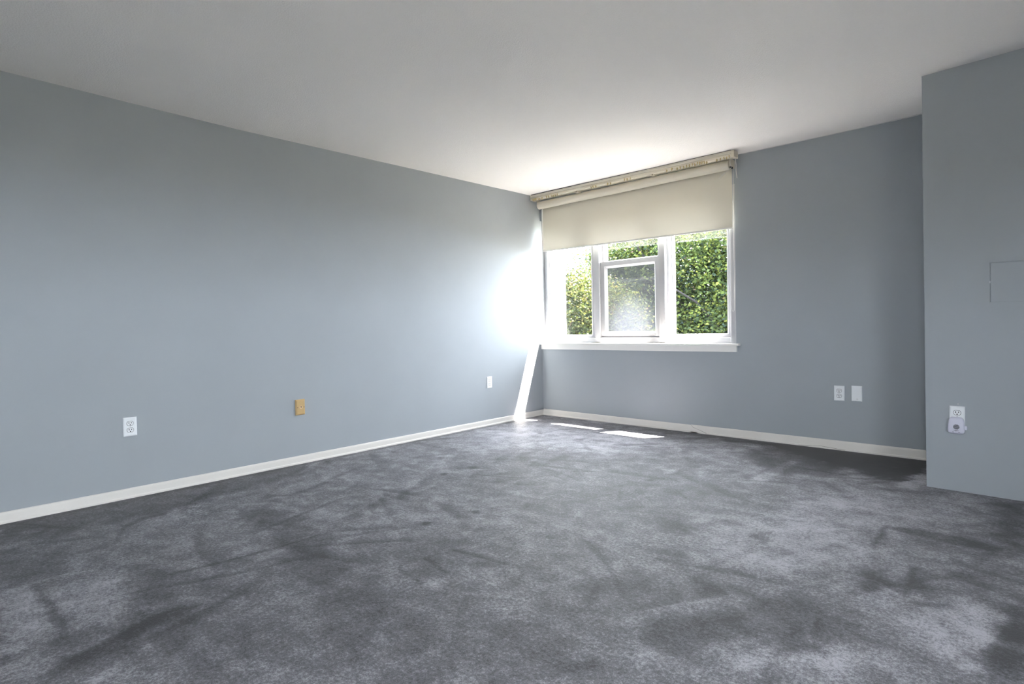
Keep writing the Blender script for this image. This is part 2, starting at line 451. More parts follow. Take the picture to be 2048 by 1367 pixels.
def pile_map(X, Y):
    """pile tone"""
    rng = np.random.default_rng(21)
    P = np.zeros_like(X)
    def smooth(t):
        t = np.clip(t, 0, 1); return t * t * (3 - 2 * t)
    # short random brush strokes with one sharp edge
    x0, dx = X[0, 0], X[1, 0] - X[0, 0]
    y0, dy = Y[0, 0], Y[0, 1] - Y[0, 0]
    nx, ny = X.shape
    for _ in range(900):
        cx, cy = rng.uniform(0, 5.4), rng.uniform(-5.0, 0)
        L, Wd = rng.uniform(0.10, 0.42), rng.uniform(0.025, 0.11)
        ang = rng.choice([R(-28), R(18), R(55), R(-70)]) + rng.normal(0, 0.25)
        amp = min(0.07, rng.normal(-0.01, 0.075))
        i0, i1 = max(0, int((cx - L - x0) / dx)), min(nx, int((cx + L - x0) / dx) + 1)
        j0, j1 = max(0, int((cy - L - y0) / dy)), min(ny, int((cy + L - y0) / dy) + 1)
        if i1 <= i0 or j1 <= j0: continue
        xx, yy = X[i0:i1, j0:j1] - cx, Y[i0:i1, j0:j1] - cy
        bend = rng.normal(0, 0.25)
        u = xx * math.cos(ang) + yy * math.sin(ang)
        v = -xx * math.sin(ang) + yy * math.cos(ang) + bend * u * u
        f = smooth((1 - np.abs(u) / L) / 0.5) * np.where(v > 0, smooth(1 - v / Wd), smooth(1 + v / (Wd * 0.25)))
        P[i0:i1, j0:j1] += amp * f
    # outlined marks, with slightly ragged borders
    wx = X + 0.018 * np.sin(Y * 31 + 2 * np.sin(X * 17)) + 0.010 * np.sin(Y * 83 + X * 57)
    wy = Y + 0.018 * np.sin(X * 29 + 2 * np.sin(Y * 19)) + 0.010 * np.sin(X * 91 - Y * 47)
    for amp, soft, pts in PILE_MARKS:
        q = np.array(pts)
        lo, hi = q.min(0) - 0.2, q.max(0) + 0.2
        i0, i1 = max(0, int((lo[0] - x0) / dx)), min(nx, int((hi[0] - x0) / dx) + 1)
        j0, j1 = max(0, int((lo[1] - y0) / dy)), min(ny, int((hi[1] - y0) / dy) + 1)
        if i1 <= i0 or j1 <= j0: continue
        k_ = 1.0 if soft > 0.03 else 0.25
        px = X[i0:i1, j0:j1] + k_ * (wx - X)[i0:i1, j0:j1]; py = Y[i0:i1, j0:j1] + k_ * (wy - Y)[i0:i1, j0:j1]
        ins = np.zeros(px.shape, bool); dist = np.full(px.shape, 9.0)
        for (ax, ay), (bx, by_) in zip(q, np.roll(q, -1, 0)):
            ex, ey = bx - ax, by_ - ay
            t = np.clip(((px - ax) * ex + (py - ay) * ey) / max(1e-9, ex * ex + ey * ey), 0, 1)
            dist = np.minimum(dist, np.hypot(px - ax - t * ex, py - ay - t * ey))
            c = (ay > py) != (by_ > py)
            ins ^= c & (px < ex * (py - ay) / (ey if abs(ey) > 1e-9 else 1e-9) + ax)
        sd = np.where(ins, dist, -dist)
        P[i0:i1, j0:j1] += amp * smooth(0.5 + sd / (2 * soft))
    # the strip next to the walls that the brush does not reach
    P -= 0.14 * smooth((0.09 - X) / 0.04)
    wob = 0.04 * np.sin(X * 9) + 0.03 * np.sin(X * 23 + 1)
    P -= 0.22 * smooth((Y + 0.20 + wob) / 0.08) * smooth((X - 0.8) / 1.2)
    return P

build_floor()

def build_ceiling():
    xs = np.linspace(-0.2, XR + 0.2, 29)
    ys = np.linspace(YB - 0.2, 0.3, 55)
    # slightly uneven plaster: heights along the left wall, window wall and closet
    def z(x, y):
        a = interp(y, [-4.5, -3.94, -3.26, -2.82, -1.9, -0.16, 0], [2.446, 2.438, 2.430, 2.435, 2.445, 2.462, 2.463]) - H
        b = interp(x, [0, 2.2, 2.57, 2.9, 3.3, 3.5], [2.463, 2.446, 2.442, 2.438, 2.439, 2.441]) - H
        wa = max(0, 1 - x / 1.5); wb = max(0, 1 + y / 0.7)
        c = -0.006 if x > 3.4 else 0
        return H + (a * wa * (1 - wb) + b * wb if wb > 0 else a * wa + c * (1 - wa))
    bm = bmesh.new()
    G = [[bm.verts.new((x, y, z(x, y))) for y in ys] for x in xs]
    for i in range(len(xs) - 1):
        for j in range(len(ys) - 1):
            bm.faces.new((G[i][j], G[i][j + 1], G[i + 1][j + 1], G[i + 1][j]))
    o = obj('ceiling', bm, CEIL, smooth=True)
    bm = bmesh.new()
    tag(o, 'white lightly textured plaster ceiling', 'ceiling', kind='structure')
    boxobj('slab', (-0.2, XR + 0.2, YB - 0.2, YO, 2.50, 2.70), EXT, o)
build_ceiling()

def wall(name, boxes, label, m=WALL):
    bm = bmesh.new()
    for b in boxes: box(bm, *b)
    return tag(obj(name, bm, m), label, 'wall', kind='structure')
wall('wall_left', [(-0.2, 0, YB, 0.20, -0.02, 2.6)], 'long grey wall on the left with a tan jack plate')
wall('wall_far', [(0, XR, 0, YO, -0.02, WZ0), (WX1, XR, 0, YO, WZ0, 2.6), (0, WX1, 0, YO, WZ1, 2.6)],
     'grey wall around the three-pane window')
bm = bmesh.new()
k = -0.05
def by(x): return -0.762 + k * (x - 3.606)
vb = [(3.618, by(3.618), 0), (XR, by(XR), 0), (XR, 0.0, 0), (3.618, 0.0, 0)]
vt = [(3.594, by(3.594), 2.6), (XR, by(XR), 2.6), (XR, 0.0, 2.6), (3.594, 0.0, 2.6)]
vv = [bm.verts.new(p) for p in vb + vt]
for q in ((3, 2, 1, 0), (4, 5, 6, 7), (0, 1, 5, 4), (1, 2, 6, 5), (2, 3, 7, 6), (3, 0, 4, 7)):
    bm.faces.new([vv[i] for i in q])
tag(obj('wall_closet', bm, WALL), 'grey boxed-out wall with an access panel, projecting into the room', 'wall', kind='structure')
RX0, RX1, RZ0, RZ1 = 3.8, 4.65, 0.30, 1.25
wall('wall_rear', [(-0.2, XR + 0.2, YB - 0.2, YB, -0.02, RZ0), (-0.2, XR + 0.2, YB - 0.2, YB, RZ1, 2.6), (-0.2, RX0, YB - 0.2, YB, RZ0, RZ1), (RX1, XR + 0.2, YB - 0.2, YB, RZ0, RZ1)],
     'grey wall behind the camera with a low opening added for fill daylight')
RY0, RY1 = -6.0, -3.9
wall('wall_right', [(XR, XR + 0.2, YB, YO, -0.02, RZ0), (XR, XR + 0.2, YB, YO, RZ1, 2.6), (XR, XR + 0.2, YB, RY0, RZ0, RZ1), (XR, XR + 0.2, RY1, YO, RZ0, RZ1)],
     'grey side wall right of the camera with a wide low opening added for fill daylight')

# baseboards with a rounded toe
def baseboard(name, along, a, b, h, label):
    prof = [(0, 0), (0.018, 0), (0.018, 0.010), (0.013, 0.016), (0.012, h - 0.012), (0.010, h - 0.003), (0.006, h), (0, h)]
    bm = bmesh.new()
    if along == 'y':
        prism(bm, prof, 'y', a, b)
    else:
        prism(bm, [(-u, v) for u, v in prof], 'x', a, b)
    return tag(obj(name, bm, BASE), label, 'baseboard', kind='structure')
baseboard('baseboard_left', 'y', YB, 0.0, 0.061, 'low off-white baseboard along the left wall')
bf = baseboard('baseboard_far', 'x', 0.012, 1.84, 0.068, 'low off-white baseboard under the window')
bf2 = baseboard('baseboard_far', 'x', 1.78, 3.63, 0.071, 'low off-white baseboard right of the window, with a joint and a hairline crack')
for nm, pts in (('joint', [(1.785, -0.0125, 0.068), (1.80, -0.0135, 0.050), (1.87, -0.0135, 0.028), (1.93, -0.0185, 0.008)]),
                ('crack', [(2.70, -0.0185, 0.004), (2.76, -0.0185, 0.010), (2.85, -0.0150, 0.016), (2.93, -0.0170, 0.013), (3.03, -0.0185, 0.004)])):
    bm = bmesh.new(); tube(bm, pts, 0.0011, 4); obj(nm, bm, mat('brown_hairline', (0.10, 0.075, 0.055), 0.9, 0.1), bf2)

# ragged caulk where the ceiling meets the walls
def caulk(name, pts, r, label):
    random.seed(4)
    bm = bmesh.new()
    P = []
    for (p, q) in zip(pts, pts[1:]):
        for t in np.linspace(0, 1, 24, endpoint=False):
            P.append(tuple(np.array(p) * (1 - t) + np.array(q) * t))
    P.append(pts[-1])
    tube(bm, P, [r * random.uniform(0.4, 1.2) for _ in P], 5)
    return tag(obj(name, bm, CAULK), label, 'caulk', kind='structure')
caulk('trim_1', [(2.27, -0.003, 2.444), (2.6, -0.003, 2.440), (2.9, -0.003, 2.437), (3.3, -0.003, 2.436), (3.59, -0.003, 2.437)], 0.004,
      'ragged white caulk line between the ceiling and window wall')

# ------------------------------------------------------------------ window
def build_window():
    W = empty('window_1', (0, 0, 0))
    tag(W, 'white vinyl three-part window with a hung centre sash', 'window', kind='structure')
    yb = 0.20
    # outer frame and mullions
    bm = bmesh.new()
    def b(*d, bev=0.003): box(bm, *d, bevel=bev)
    b(0.0, 0.030, 0.066, yb, 0.80, WZ1)              # left jamb, recessed lip
    b(0.028, 0.052, 0.056, yb, 0.80, WZ1)
    b(0.050, 0.063, 0.090, 0.160, 0.86, WZ1)
    b(0.690, 0.751, 0.056, yb, 0.80, WZ1)            # mullions
    b(0.655, 0.692, 0.110, yb, 0.86, WZ1)
    b(1.437, 1.503, 0.056, yb, 0.80, WZ1)
    b(1.500, 1.526, 0.105, yb, 0.86, WZ1)
    b(2.154, 2.200, 0.004, yb, 0.80, WZ1)            # right jamb
    b(2.126, 2.156, 0.056, yb, 0.80, WZ1)
    b(0.0, 2.2, 0.056, yb, 0.795, 0.832)             # bottom
    b(0.066, 0.690, 0.060, yb, 0.83, 0.872)
    b(0.751, 1.437, 0.062, yb, 0.83, 0.878)
    b(1.503, 2.126, 0.060, yb, 0.83, 0.872)
    b(0.0, 2.2, 0.056, yb, 2.13, WZ1)                # head
    obj('frame', bm, VINYL, W)
    # fixed side lights
    for x0, x1 in ((0.060, 0.690), (1.520, 2.128)):
        bm = bmesh.new()
        gx0, gx1 = (0.066, 0.590) if x0 < 1 else (1.540, 2.068)
        z0, z1, y0 = 0.905, 2.10, 0.155
        for d in ((x0, gx0, y0, yb, 0.87, 2.13), (gx1, x1, y0, yb, 0.87, 2.13), (gx0, gx1, y0, yb, 0.87, z0), (gx0, gx1, y0, yb, z1, 2.13)):
            box(bm, *d)
        # sloping glazing bead
        for (u0, u1) in ((gx1 - 0.001, gx1 + 0.012),):
            box(bm, u0, u1, 0.145, 0.156, z0 - 0.01, z1, bevel=0.002)
        box(bm, gx0, gx1, 0.140, 0.156, z0 - 0.014, z0 - 0.001, bevel=0.002)
        s = obj('side_light', bm, VINYL, W)
        boxobj('glass_pane', (gx0 - 0.004, gx1 + 0.004, 0.174, 0.178, z0 - 0.004, z1 + 0.004), GLASS, s)
    # hung sashes
    def sash(name, x0, x1, z0, z1, y0, y1, st, rb, rt, bead, glass, yg):
        bm = bmesh.new()
        gx0, gx1, gz0, gz1 = x0 + st, x1 - st, z0 + rb, z1 - rt
        for d in ((x0, gx0, y0, y1, z0, z1), (gx1, x1, y0, y1, z0, z1), (gx0, gx1, y0, y1, z0, gz0), (gx0, gx1, y0, y1, gz1, z1)):
            box(bm, *d)
        # bevelled inner edge
        pr = [(0, 0), (bead, yg - y0), (0, yg - y0)]
        def wedge(p0, p1, inward, n):
            A = [Vector(p0), Vector(p0) + Vector(inward) * bead + Vector((0, yg - y0, 0)), Vector(p0) + Vector((0, yg - y0, 0))]
            B = [Vector(p1), Vector(p1) + Vector(n) * bead + Vector((0, yg - y0, 0)), Vector(p1) + Vector((0, yg - y0, 0))]
            va = [bm.verts.new(v) for v in A]; vb_ = [bm.verts.new(v) for v in B]
            for i in range(3):
                bm.faces.new((va[i], va[(i + 1) % 3], vb_[(i + 1) % 3], vb_[i]))
        wedge((gx0, y0, gz0), (gx0, y0, gz1), (1, 0, 1), (1, 0, -1))
        wedge((gx1, y0, gz0), (gx1, y0, gz1), (-1, 0, 1), (-1, 0, -1))
        wedge((gx0, y0, gz0), (gx1, y0, gz0), (1, 0, 1), (-1, 0, 1))
        wedge((gx0, y0, gz1), (gx1, y0, gz1), (1, 0, -1), (-1, 0, -1))
        s = obj(name, bm, VINYL, W)
        bm = bmesh.new(); c = Vector(((gx0 + gx1) / 2, yg, (gz0 + gz1) / 2))
        box(bm, gx0 - c.x, gx1 - c.x, -0.002, 0.002, gz0 - c.z, gz1 - c.z)
        g = obj('glass_pane', bm, glass, s); g.location = c
        return s, (gx0, gx1, gz0, gz1)
    lo, gl = sash('lower_sash', 0.754, 1.434, 0.884, 1.667, 0.080, 0.122, 0.046, 0.032, 0.046, 0.022, GLASS_FOG, 0.112)
    lo.children[0]['label'] = 'fogged glass pane'
    bm = bmesh.new(); box(bm, 0.80, 1.388, 0.076, 0.081, 0.903, 0.909, bevel=0.002)
    obj('lift_rail', bm, VINYL, lo)
    boxobj('bottom_gap', (0.757, 1.431, 0.083, 0.12, 0.877, 0.885), GREYLINE, lo)
    up, gu = sash('upper_sash', 0.754, 1.434, 1.630, 2.13, 0.126, 0.168, 0.040, 0.040, 0.040, 0.012, GLASS, 0.150)
    sc = boxobj('insect_screen', (0.77, 1.42, 0.186, 0.187, 0.88, 1.65), SCREEN, W)
    sc['label'] = 'grey insect screen outside the lower sash'
    # stool and apron
    bm = bmesh.new(); box(bm, 0.0, 2.238, -0.050, 0.0, 0.802, 0.821, bevel=0.004); box(bm, 0.0, 2.2, -0.002, 0.062, 0.802, 0.821)
    obj('window_sill', bm, TRIM, W)
    bm = bmesh.new(); box(bm, 0.0, 2.21, -0.020, 0.0, 0.748, 0.803, bevel=0.003)
    obj('apron', bm, TRIM, W)
build_window()

# unseen low windows behind and beside the camera, added for fill daylight
def fill_window(name, label, loc, rz, w_):
    D = empty(name, loc, rz)
    tag(D, label, 'window', kind='structure')
    h_ = RZ1 - RZ0
    bm = bmesh.new()
    for d in ((0, 0.05, 0, h_), (w_ - 0.05, w_, 0, h_), (0, w_, 0, 0.05), (0, w_, h_ - 0.05, h_), (w_ / 2 - 0.03, w_ / 2 + 0.03, 0, h_)):
        box(bm, d[0], d[1], -0.05, 0.05, d[2], d[3], bevel=0.004)
    obj('frame', bm, VINYL, D)
    for x0, x1 in ((0.05, w_ / 2 - 0.03), (w_ / 2 + 0.03, w_ - 0.05)):
        boxobj('glass_pane', (x0, x1, -0.003, 0.003, 0.05, h_ - 0.05), GLASS, D)
fill_window('fill_window_rear', 'unseen low two-pane window added behind the camera for fill daylight', (RX0, YB - 0.1, RZ0), 0, RX1 - RX0)
fill_window('fill_window_side', 'unseen wide low two-pane window added right of the camera for fill daylight', (XR + 0.1, RY0, RZ0), R(90), RY1 - RY0)

# ------------------------------------------------------------------ roller blind
def build_blind():
    B = empty('roller_blind', (1.145, -0.06, 2.355))
    tag(B, 'cream fabric roller blind drawn down over the upper window', 'blind')
    ox, oy, oz = B.location
    xl, xr = 0.088, 2.196
    # hanging fabric (the lower edge runs a little lower at the right)
    bm = bmesh.new()
    n = 24
    yf = -0.052 - oy
    cols = []
    for i in range(n + 1):
        t = i / n; x = xl + (xr - xl) * t
        zb = 1.850 + (1.823 - 1.850) * t
        yy = yf + 0.003 * math.sin(t * 7)
        col = []
        for j in range(9):
            s_ = j / 8
            col.append((x - ox, yy * 1.0, (2.36 * (1 - s_) + zb * s_) - oz))
        cols.append(col)
    fr = [[bm.verts.new(p) for p in c] for c in cols]
    for i in range(n):
        for j in range(8):
            bm.faces.new((fr[i][j], fr[i][j + 1], fr[i + 1][j + 1], fr[i + 1][j]))
    obj('fabric', bm, FABRIC, B, smooth=True)
    # hem bar, its backlit glare put into the white colour
    bm = bmesh.new()
    A = [(xl, 1.838), (xr, 1.811)]
    vs = []
    for (x, z) in A:
        for dy, dz in ((-0.005, 0), (0.005, 0), (0.005, 0.014), (-0.005, 0.014)):
            vs.append(bm.verts.new((x - ox, yf + dy, z + dz - oz)))
    for q in ((0, 1, 5, 4), (1, 2, 6, 5), (2, 3, 7, 6), (3, 0, 4, 7), (3, 2, 1, 0), (4, 5, 6, 7)):
        bm.faces.new([vs[i] for i in q])
    h = obj('hem_bar', bm, HEM, B); h['label'] = 'hem bar with its backlit glare in the white colour'
    # roll of fabric on the tube
    bm = bmesh.new()
    r = 0.041
    cyl = [(-0.092 - oy + r * math.cos(a), 2.347 - oz + r * math.sin(a)) for a in np.linspace(0, 2 * math.pi, 28, endpoint=False)]
    prism(bm, cyl, 'x', xl - 0.016 - ox, xr - ox)
    obj('roll', bm, FABRIC, B, smooth=False)
    # pale strip along the left side edge
    bm = bmesh.new()
    tube(bm, [(0.080 - ox, yf, 2.32 - oz), (0.0795 - ox, yf, 2.1 - oz), (0.080 - ox, yf, 1.95 - oz), (0.083 - ox, yf, 1.842 - oz)], [0.006, 0.008, 0.009, 0.007], 6)
    obj('side_edge', bm, HEM, B)
    # pull chain looped beside the right jamb
    bm = bmesh.new()
    zs = [2.33, 2.0, 1.6, 1.2, 1.13]
    loop = [(2.176, -0.036, z) for z in zs] + [(2.181, -0.034, 1.108), (2.188, -0.032, 1.100), (2.196, -0.030, 1.110)] + [(2.199, -0.028, z) for z in zs[::-1]]
    tube(bm, [(x - ox, y - oy, z - oz) for x, y, z in loop], 0.0016, 5)
    obj('pull_chain', bm, HEM, B)
    # end brackets
    for x in (xl - 0.022, xr + 0.002):
        bm = bmesh.new()
        box(bm, x - ox, x + 0.004 - ox, -0.125 - oy, -0.0 - oy, 2.33 - oz, 2.40 - oz, bevel=0.001)
        br = obj('bracket', bm, CREAM, B)
        bm = bmesh.new()
        box(bm, x - 0.001 - ox, x + 0.005 - ox, -0.10 - oy, -0.045 - oy, 2.320 - oz, 2.335 - oz)
        obj('bracket_shadow', bm, DARK, br)  # dark block coloured in for the shadow at the bracket
build_blind()

# ------------------------------------------------------------------ old vertical-blind track at the ceiling
def build_track():
    T = empty('blind_track', (1.14, -0.14, 2.44))
    tag(T, 'aged cream vertical-blind track with leftover carriers at the ceiling', 'blind track')
    ox, oy, oz = T.location
    def zc(x): return 2.456 - 0.012 * x / 2.2
    x0, x1 = 0.028, 2.238
    # channel profile: tall fascia with a groove and a lower lip
    prof = [(-0.172, 2.450), (-0.176, 2.428), (-0.176, 2.420), (-0.168, 2.418), (-0.166, 2.404), (-0.178, 2.402), (-0.180, 2.394),
            (-0.150, 2.391), (-0.150, 2.398), (-0.118, 2.398), (-0.118, 2.391), (-0.090, 2.394), (-0.090, 2.450)]
    bm = bmesh.new()
    A = [bm.verts.new((x0 - ox, u - oy, v + 0.010 - oz)) for u, v in prof]
    Bv = [bm.verts.new((x1 - ox, u - oy, v - 0.004 - oz)) for u, v in prof]
    n = len(prof)
    for i in range(n):
        bm.faces.new((A[i], A[(i + 1) % n], Bv[(i + 1) % n], Bv[i]))
    bm.faces.new(A[::-1]); bm.faces.new(Bv)
    obj('rail', bm, CREAM_TOP, T)
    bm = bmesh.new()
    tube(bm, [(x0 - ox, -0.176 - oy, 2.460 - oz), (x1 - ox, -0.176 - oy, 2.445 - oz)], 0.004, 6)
    obj('gap_shadow_strip', bm, GREYLINE, T)  # dark tube drawn in as the shadow gap under the ceiling
    bm = bmesh.new(); box(bm, x1 - ox, x1 + 0.028 - ox, -0.178 - oy, -0.088 - oy, 2.384 - oz, 2.440 - oz, bevel=0.004)
    e = obj('end_cap', bm, CREAM, T)
    bm = bmesh.new(); box(bm, x0 - 0.012 - ox, x0 - ox, -0.178 - oy, -0.088 - oy, 2.398 - oz, 2.455 - oz, bevel=0.003)
    obj('end_cap', bm, CREAM, T)
    # carriers
    random.seed(11)
    proto = None
    spots = [0.06, 0.075, 0.09, 0.105, 0.13, 0.155, 0.19, 0.25, 0.28, 0.315, 0.345, 0.37, 0.40, 0.83, 0.86, 0.89, 1.03, 1.06, 1.22, 1.25, 1.28,
             1.66, 1.71, 1.76, 1.79, 1.82, 1.85, 1.875, 1.90, 1.925, 1.95, 1.97, 1.99, 2.01, 2.03, 2.12, 2.15, 2.18, 2.205, 2.225]
    for i, x in enumerate(spots):
        if proto is None:
            bm = bmesh.new()
            box(bm, -0.005, 0.005, -0.007, 0.007, -0.013, 0.004, bevel=0.0015, seg=1)
            box(bm, -0.0015, 0.0015, -0.004, 0.004, -0.021, -0.012)
            c = proto = obj('carrier', bm, YELLOWED, T)
        else:
            c = proto.copy(); COL.objects.link(c); c.parent = T
        zz = 2.409 - 0.014 * (x / 2.2)
        c.location = (x - ox, -0.178 + random.uniform(-0.004, 0.004) - oy, zz + random.uniform(-0.006, 0.004) - oz)
        c.rotation_euler = (random.uniform(-.2, .2), 0, random.uniform(-.6, .6))
    # mounting clips under the track
    for x in (0.63, 1.50):
        bm = bmesh.new()
        box(bm, x - 0.02 - ox, x + 0.02 - ox, -0.165 - oy, -0.10 - oy, 2.381 - oz, 2.393 - oz, bevel=0.002)
        cl = obj('mounting_clip', bm, CREAM, T)
        bm = bmesh.new(); box(bm, x + 0.002 - ox, x + 0.012 - ox, -0.168 - oy, -0.160 - oy, 2.383 - oz, 2.391 - oz)
        obj('screw', bm, BROWN, cl)
    # cords
    bm = bmesh.new()
    tube(bm, [(2.256 - ox, -0.13 - oy, 2.39 - oz), (2.259 - ox, -0.12 - oy, 2.33 - oz), (2.255 - ox, -0.11 - oy, 2.28 - oz), (2.262 - ox, -0.11 - oy, 2.22 - oz)], 0.0028, 5)
    obj('cord', bm, CORD, T)
    bm = bmesh.new()
    tube(bm, [(2.235 - ox, -0.17 - oy, 2.39 - oz), (2.228 - ox, -0.17 - oy, 2.34 - oz), (2.236 - ox, -0.165 - oy, 2.30 - oz), (2.18 - ox, -0.17 - oy, 2.262 - oz), (2.135 - ox, -0.175 - oy, 2.225 - oz)], 0.003, 5)
    obj('cord', bm, CORD, T)
build_track()

# ------------------------------------------------------------------ wall plates
def plate_bm(w_, h_, t, inset=0.006):
    bm = bmesh.new()
    a, b = w_ / 2, h_ / 2
    pts = [(-a, 0, -b), (a, 0, -b), (a, 0, b), (-a, 0, b)]
    mid = [(x, -t * 0.45, z) for x, _, z in pts]
    top = [((a - inset) * (1 if x > 0 else -1), -t, (b - inset) * (1 if z > 0 else -1)) for x, _, z in pts]
    rows = [[bm.verts.new(p) for p in r] for r in (pts, mid, top)]
    for r0, r1 in zip(rows, rows[1:]):
        for i in range(4):
            bm.faces.new((r0[i], r0[(i + 1) % 4], r1[(i + 1) % 4], r1[i]))
    bm.faces.new(rows[0][::-1]); bm.faces.new(rows[-1])
    return bm

def build_outlet():
    O = empty('duplex_outlet')
    obj('cover_plate', plate_bm(0.071, 0.116, 0.007), PLASTIC, O)
    for dz in (0.0205, -0.0205):
        bm = bmesh.new(); disc(bm, 0, dz, 0.0186, 0.0176, -0.006, -0.0073, 24, 0.82)
        rim = obj('receptacle_rim', bm, GREYLINE, O)
        bm = bmesh.new(); disc(bm, 0, dz, 0.0166, 0.0156, -0.006, -0.0084, 24, 0.82)
        f = obj('receptacle', bm, PLASTIC, O)
        for sx, hh in ((-0.0064, 0.0045), (0.0064, 0.0038)):
            boxobj('slot', (sx - 0.0018, sx + 0.0018, -0.0088, -0.008, dz + 0.0035 - hh, dz + 0.0035 + hh), DARK, f)
        bm = bmesh.new(); disc(bm, 0, dz - 0.0085, 0.0032, 0.0034, -0.0088, -0.008, 10)
        obj('ground_hole', bm, DARK, f)
    bm = bmesh.new(); disc(bm, 0, 0, 0.0032, 0.0032, -0.0066, -0.0078, 12)
    obj('screw', bm, SCREW, O)
    return O

GRP = 'duplex outlets on the walls'
o1 = build_outlet(); o1.location = (0.0, -3.980, 0.440); o1.rotation_euler.z = R(90)
tag(o1, 'white duplex outlet on the left wall, furthest from the window', 'outlet', GRP)
o2 = copy_tree(o1); o2.location = (0.0, -0.858, 0.443)
tag(o2, 'white duplex outlet on the left wall beside the sun streak', 'outlet', GRP)
o3 = copy_tree(o1); o3.location = (2.989, 0.0, 0.441); o3.rotation_euler.z = 0
tag(o3, 'white duplex outlet right of the window beside the blank plate', 'outlet', GRP)
BA = math.atan(k)
o4 = copy_tree(o1); o4.location = (3.762, by(3.762), 0.437); o4.rotation_euler.z = BA
tag(o4, 'white duplex outlet with a plug-in alarm covering its lower half', 'outlet', GRP)

def build_jack():
    J = empty('phone_jack', (0.0, -2.887, 0.430), R(90))
    tag(J, 'tan phone jack plate on the left wall', 'phone jack')
    obj('cover_plate', plate_bm(0.074, 0.118, 0.014, 0.009), TAN, J)
    bm = bmesh.new(); disc(bm, 0.002, 0.0, 0.0125, 0.0125, -0.013, -0.0165, 20)
    p = obj('port', bm, TAN_LIGHT, J)
    bm = bmesh.new()
    vs = [bm.verts.new((x, y, z)) for y in (-0.0172, -0.016) for x, z in ((-0.004, 0.006), (0.008, 0.006), (0.002, -0.004))]
    bm.faces.new(vs[:3]); bm.faces.new(vs[3:][::-1])
    for i in range(3): bm.faces.new((vs[i], vs[(i + 1) % 3], vs[3 + (i + 1) % 3], vs[3 + i]))
    obj('port_opening', bm, DARK, p)
    for x in (-0.024, 0.026):
        bm = bmesh.new(); disc(bm, x, 0.0, 0.0030, 0.0034, -0.0135, -0.0152, 12)
        obj('screw', bm, BROWN, J)
build_jack()

def build_blank():
    P = empty('blank_plate', (3.107, 0.0, 0.4455))
    tag(P, 'blank white cover plate right of the window, beside the outlet', 'cover plate')
    obj('cover_plate', plate_bm(0.070, 0.117, 0.009, 0.005), PLASTIC, P)
    bm = bmesh.new(); box(bm, -0.022, 0.022, -0.0105, -0.008, -0.047, 0.050, bevel=0.0008, seg=1)
    obj('raised_panel', bm, PLASTIC, P)
    bm = bmesh.new(); disc(bm, 0.003, -0.041, 0.0024, 0.0024, -0.0112, -0.010, 10)
    obj('screw', bm, BROWN, P)
build_blank()

def build_alarm():
    x = 3.760
    A = empty('plug_in_alarm', (x, by(x), 0.385), BA)
    tag(A, 'white plug-in alarm with a round grille, plugged into the outlet', 'alarm')
    bm = bmesh.new()
    # rounded, slightly flared body
    def ring(y, s, k_):
        P = []
        n = 40
        for i in range(n):
            a = 2 * math.pi * i / n
            c, s_ = math.cos(a), math.sin(a)
            e = 0.42
            px = abs(c) ** e * (1 if c > 0 else -1) * 0.0375
            pz = abs(s_) ** e * (1 if s_ > 0 else -1) * 0.048
            px *= (1 - 0.10 * (pz / 0.048)) * s
            P.append((px, y, pz * s + 0.0005 + k_))
        return [bm.verts.new(p) for p in P]
    rs = [ring(-0.008, 0.93, 0), ring(-0.014, 1.0, 0), ring(-0.024, 1.0, 0), ring(-0.031, 0.94, 0), ring(-0.035, 0.82, 0), ring(-0.0365, 0.5, 0)]
    for r0, r1 in zip(rs, rs[1:]):
        for i in range(40):
            bm.faces.new((r0[i], r0[(i + 1) % 40], r1[(i + 1) % 40], r1[i]))
    bm.faces.new(rs[0][::-1]); bm.faces.new(rs[-1])
    obj('body', bm, PLASTIC_DEVICE, A, smooth=True)
    gz, gr = -0.006, 0.0145
    for i in range(8):
        z = gz + gr - (i + 0.5) * 2 * gr / 8
        hw = math.sqrt(max(0, gr * gr - (z - gz) ** 2))
        bm = bmesh.new(); box(bm, 0.002 - hw, 0.002 + hw, -0.0378, -0.0355, z - 0.0011, z + 0.0011)
        obj('grille_slot', bm, DARK, A)
    bm = bmesh.new(); box(bm, -0.010, 0.012, -0.0374, -0.034, -0.0275, -0.0255); box(bm, -0.001, 0.002, -0.0374, -0.034, -0.031, -0.027)
    obj('printed_mark', bm, GREYLINE, A)
    for dx in (-0.013, 0.014):
        bm = bmesh.new(); disc(bm, dx, -0.036, 0.0025, 0.0018, -0.0355, -0.030, 10)
        obj('indicator', bm, DARK, A)
    bm = bmesh.new(); box(bm, 0.034, 0.049, -0.027, -0.012, -0.022, 0.002, bevel=0.004)
    obj('side_button', bm, PLASTIC_DEVICE, A)
build_alarm()

def build_panel():
    x0, x1, z0, z1 = 3.876, 4.276, 1.061, 1.331
    xm, zm = (x0 + x1) / 2, (z0 + z1) / 2
    P = empty('access_panel', (xm, by(xm), zm), BA)
    tag(P, 'grey painted access panel set in the boxed-out wall', 'access panel')
    a, b = (x1 - x0) / 2, (z1 - z0) / 2
    ia, ib = a - 0.028, b - 0.024
    bm = bmesh.new()
    for d in ((-a, -ia, -b, b), (ia, a, -b, b), (-ia, ia, -b, -ib), (-ia, ia, ib, b)):
        box(bm, d[0], d[1], -0.007, 0.001, d[2], d[3])
    obj('frame', bm, WALL, P)
    g = 0.0035
    boxobj('door', (-ia + g, ia - g, -0.0065, 0.001, -ib + g, ib - g), WALL, P, bevel=0.001)
    bm = bmesh.new(); disc(bm, -ia + 0.001, 0.004, 0.0025, 0.007, -0.008, -0.003, 10)
    obj('latch', bm, SCREW, P)
build_panel()

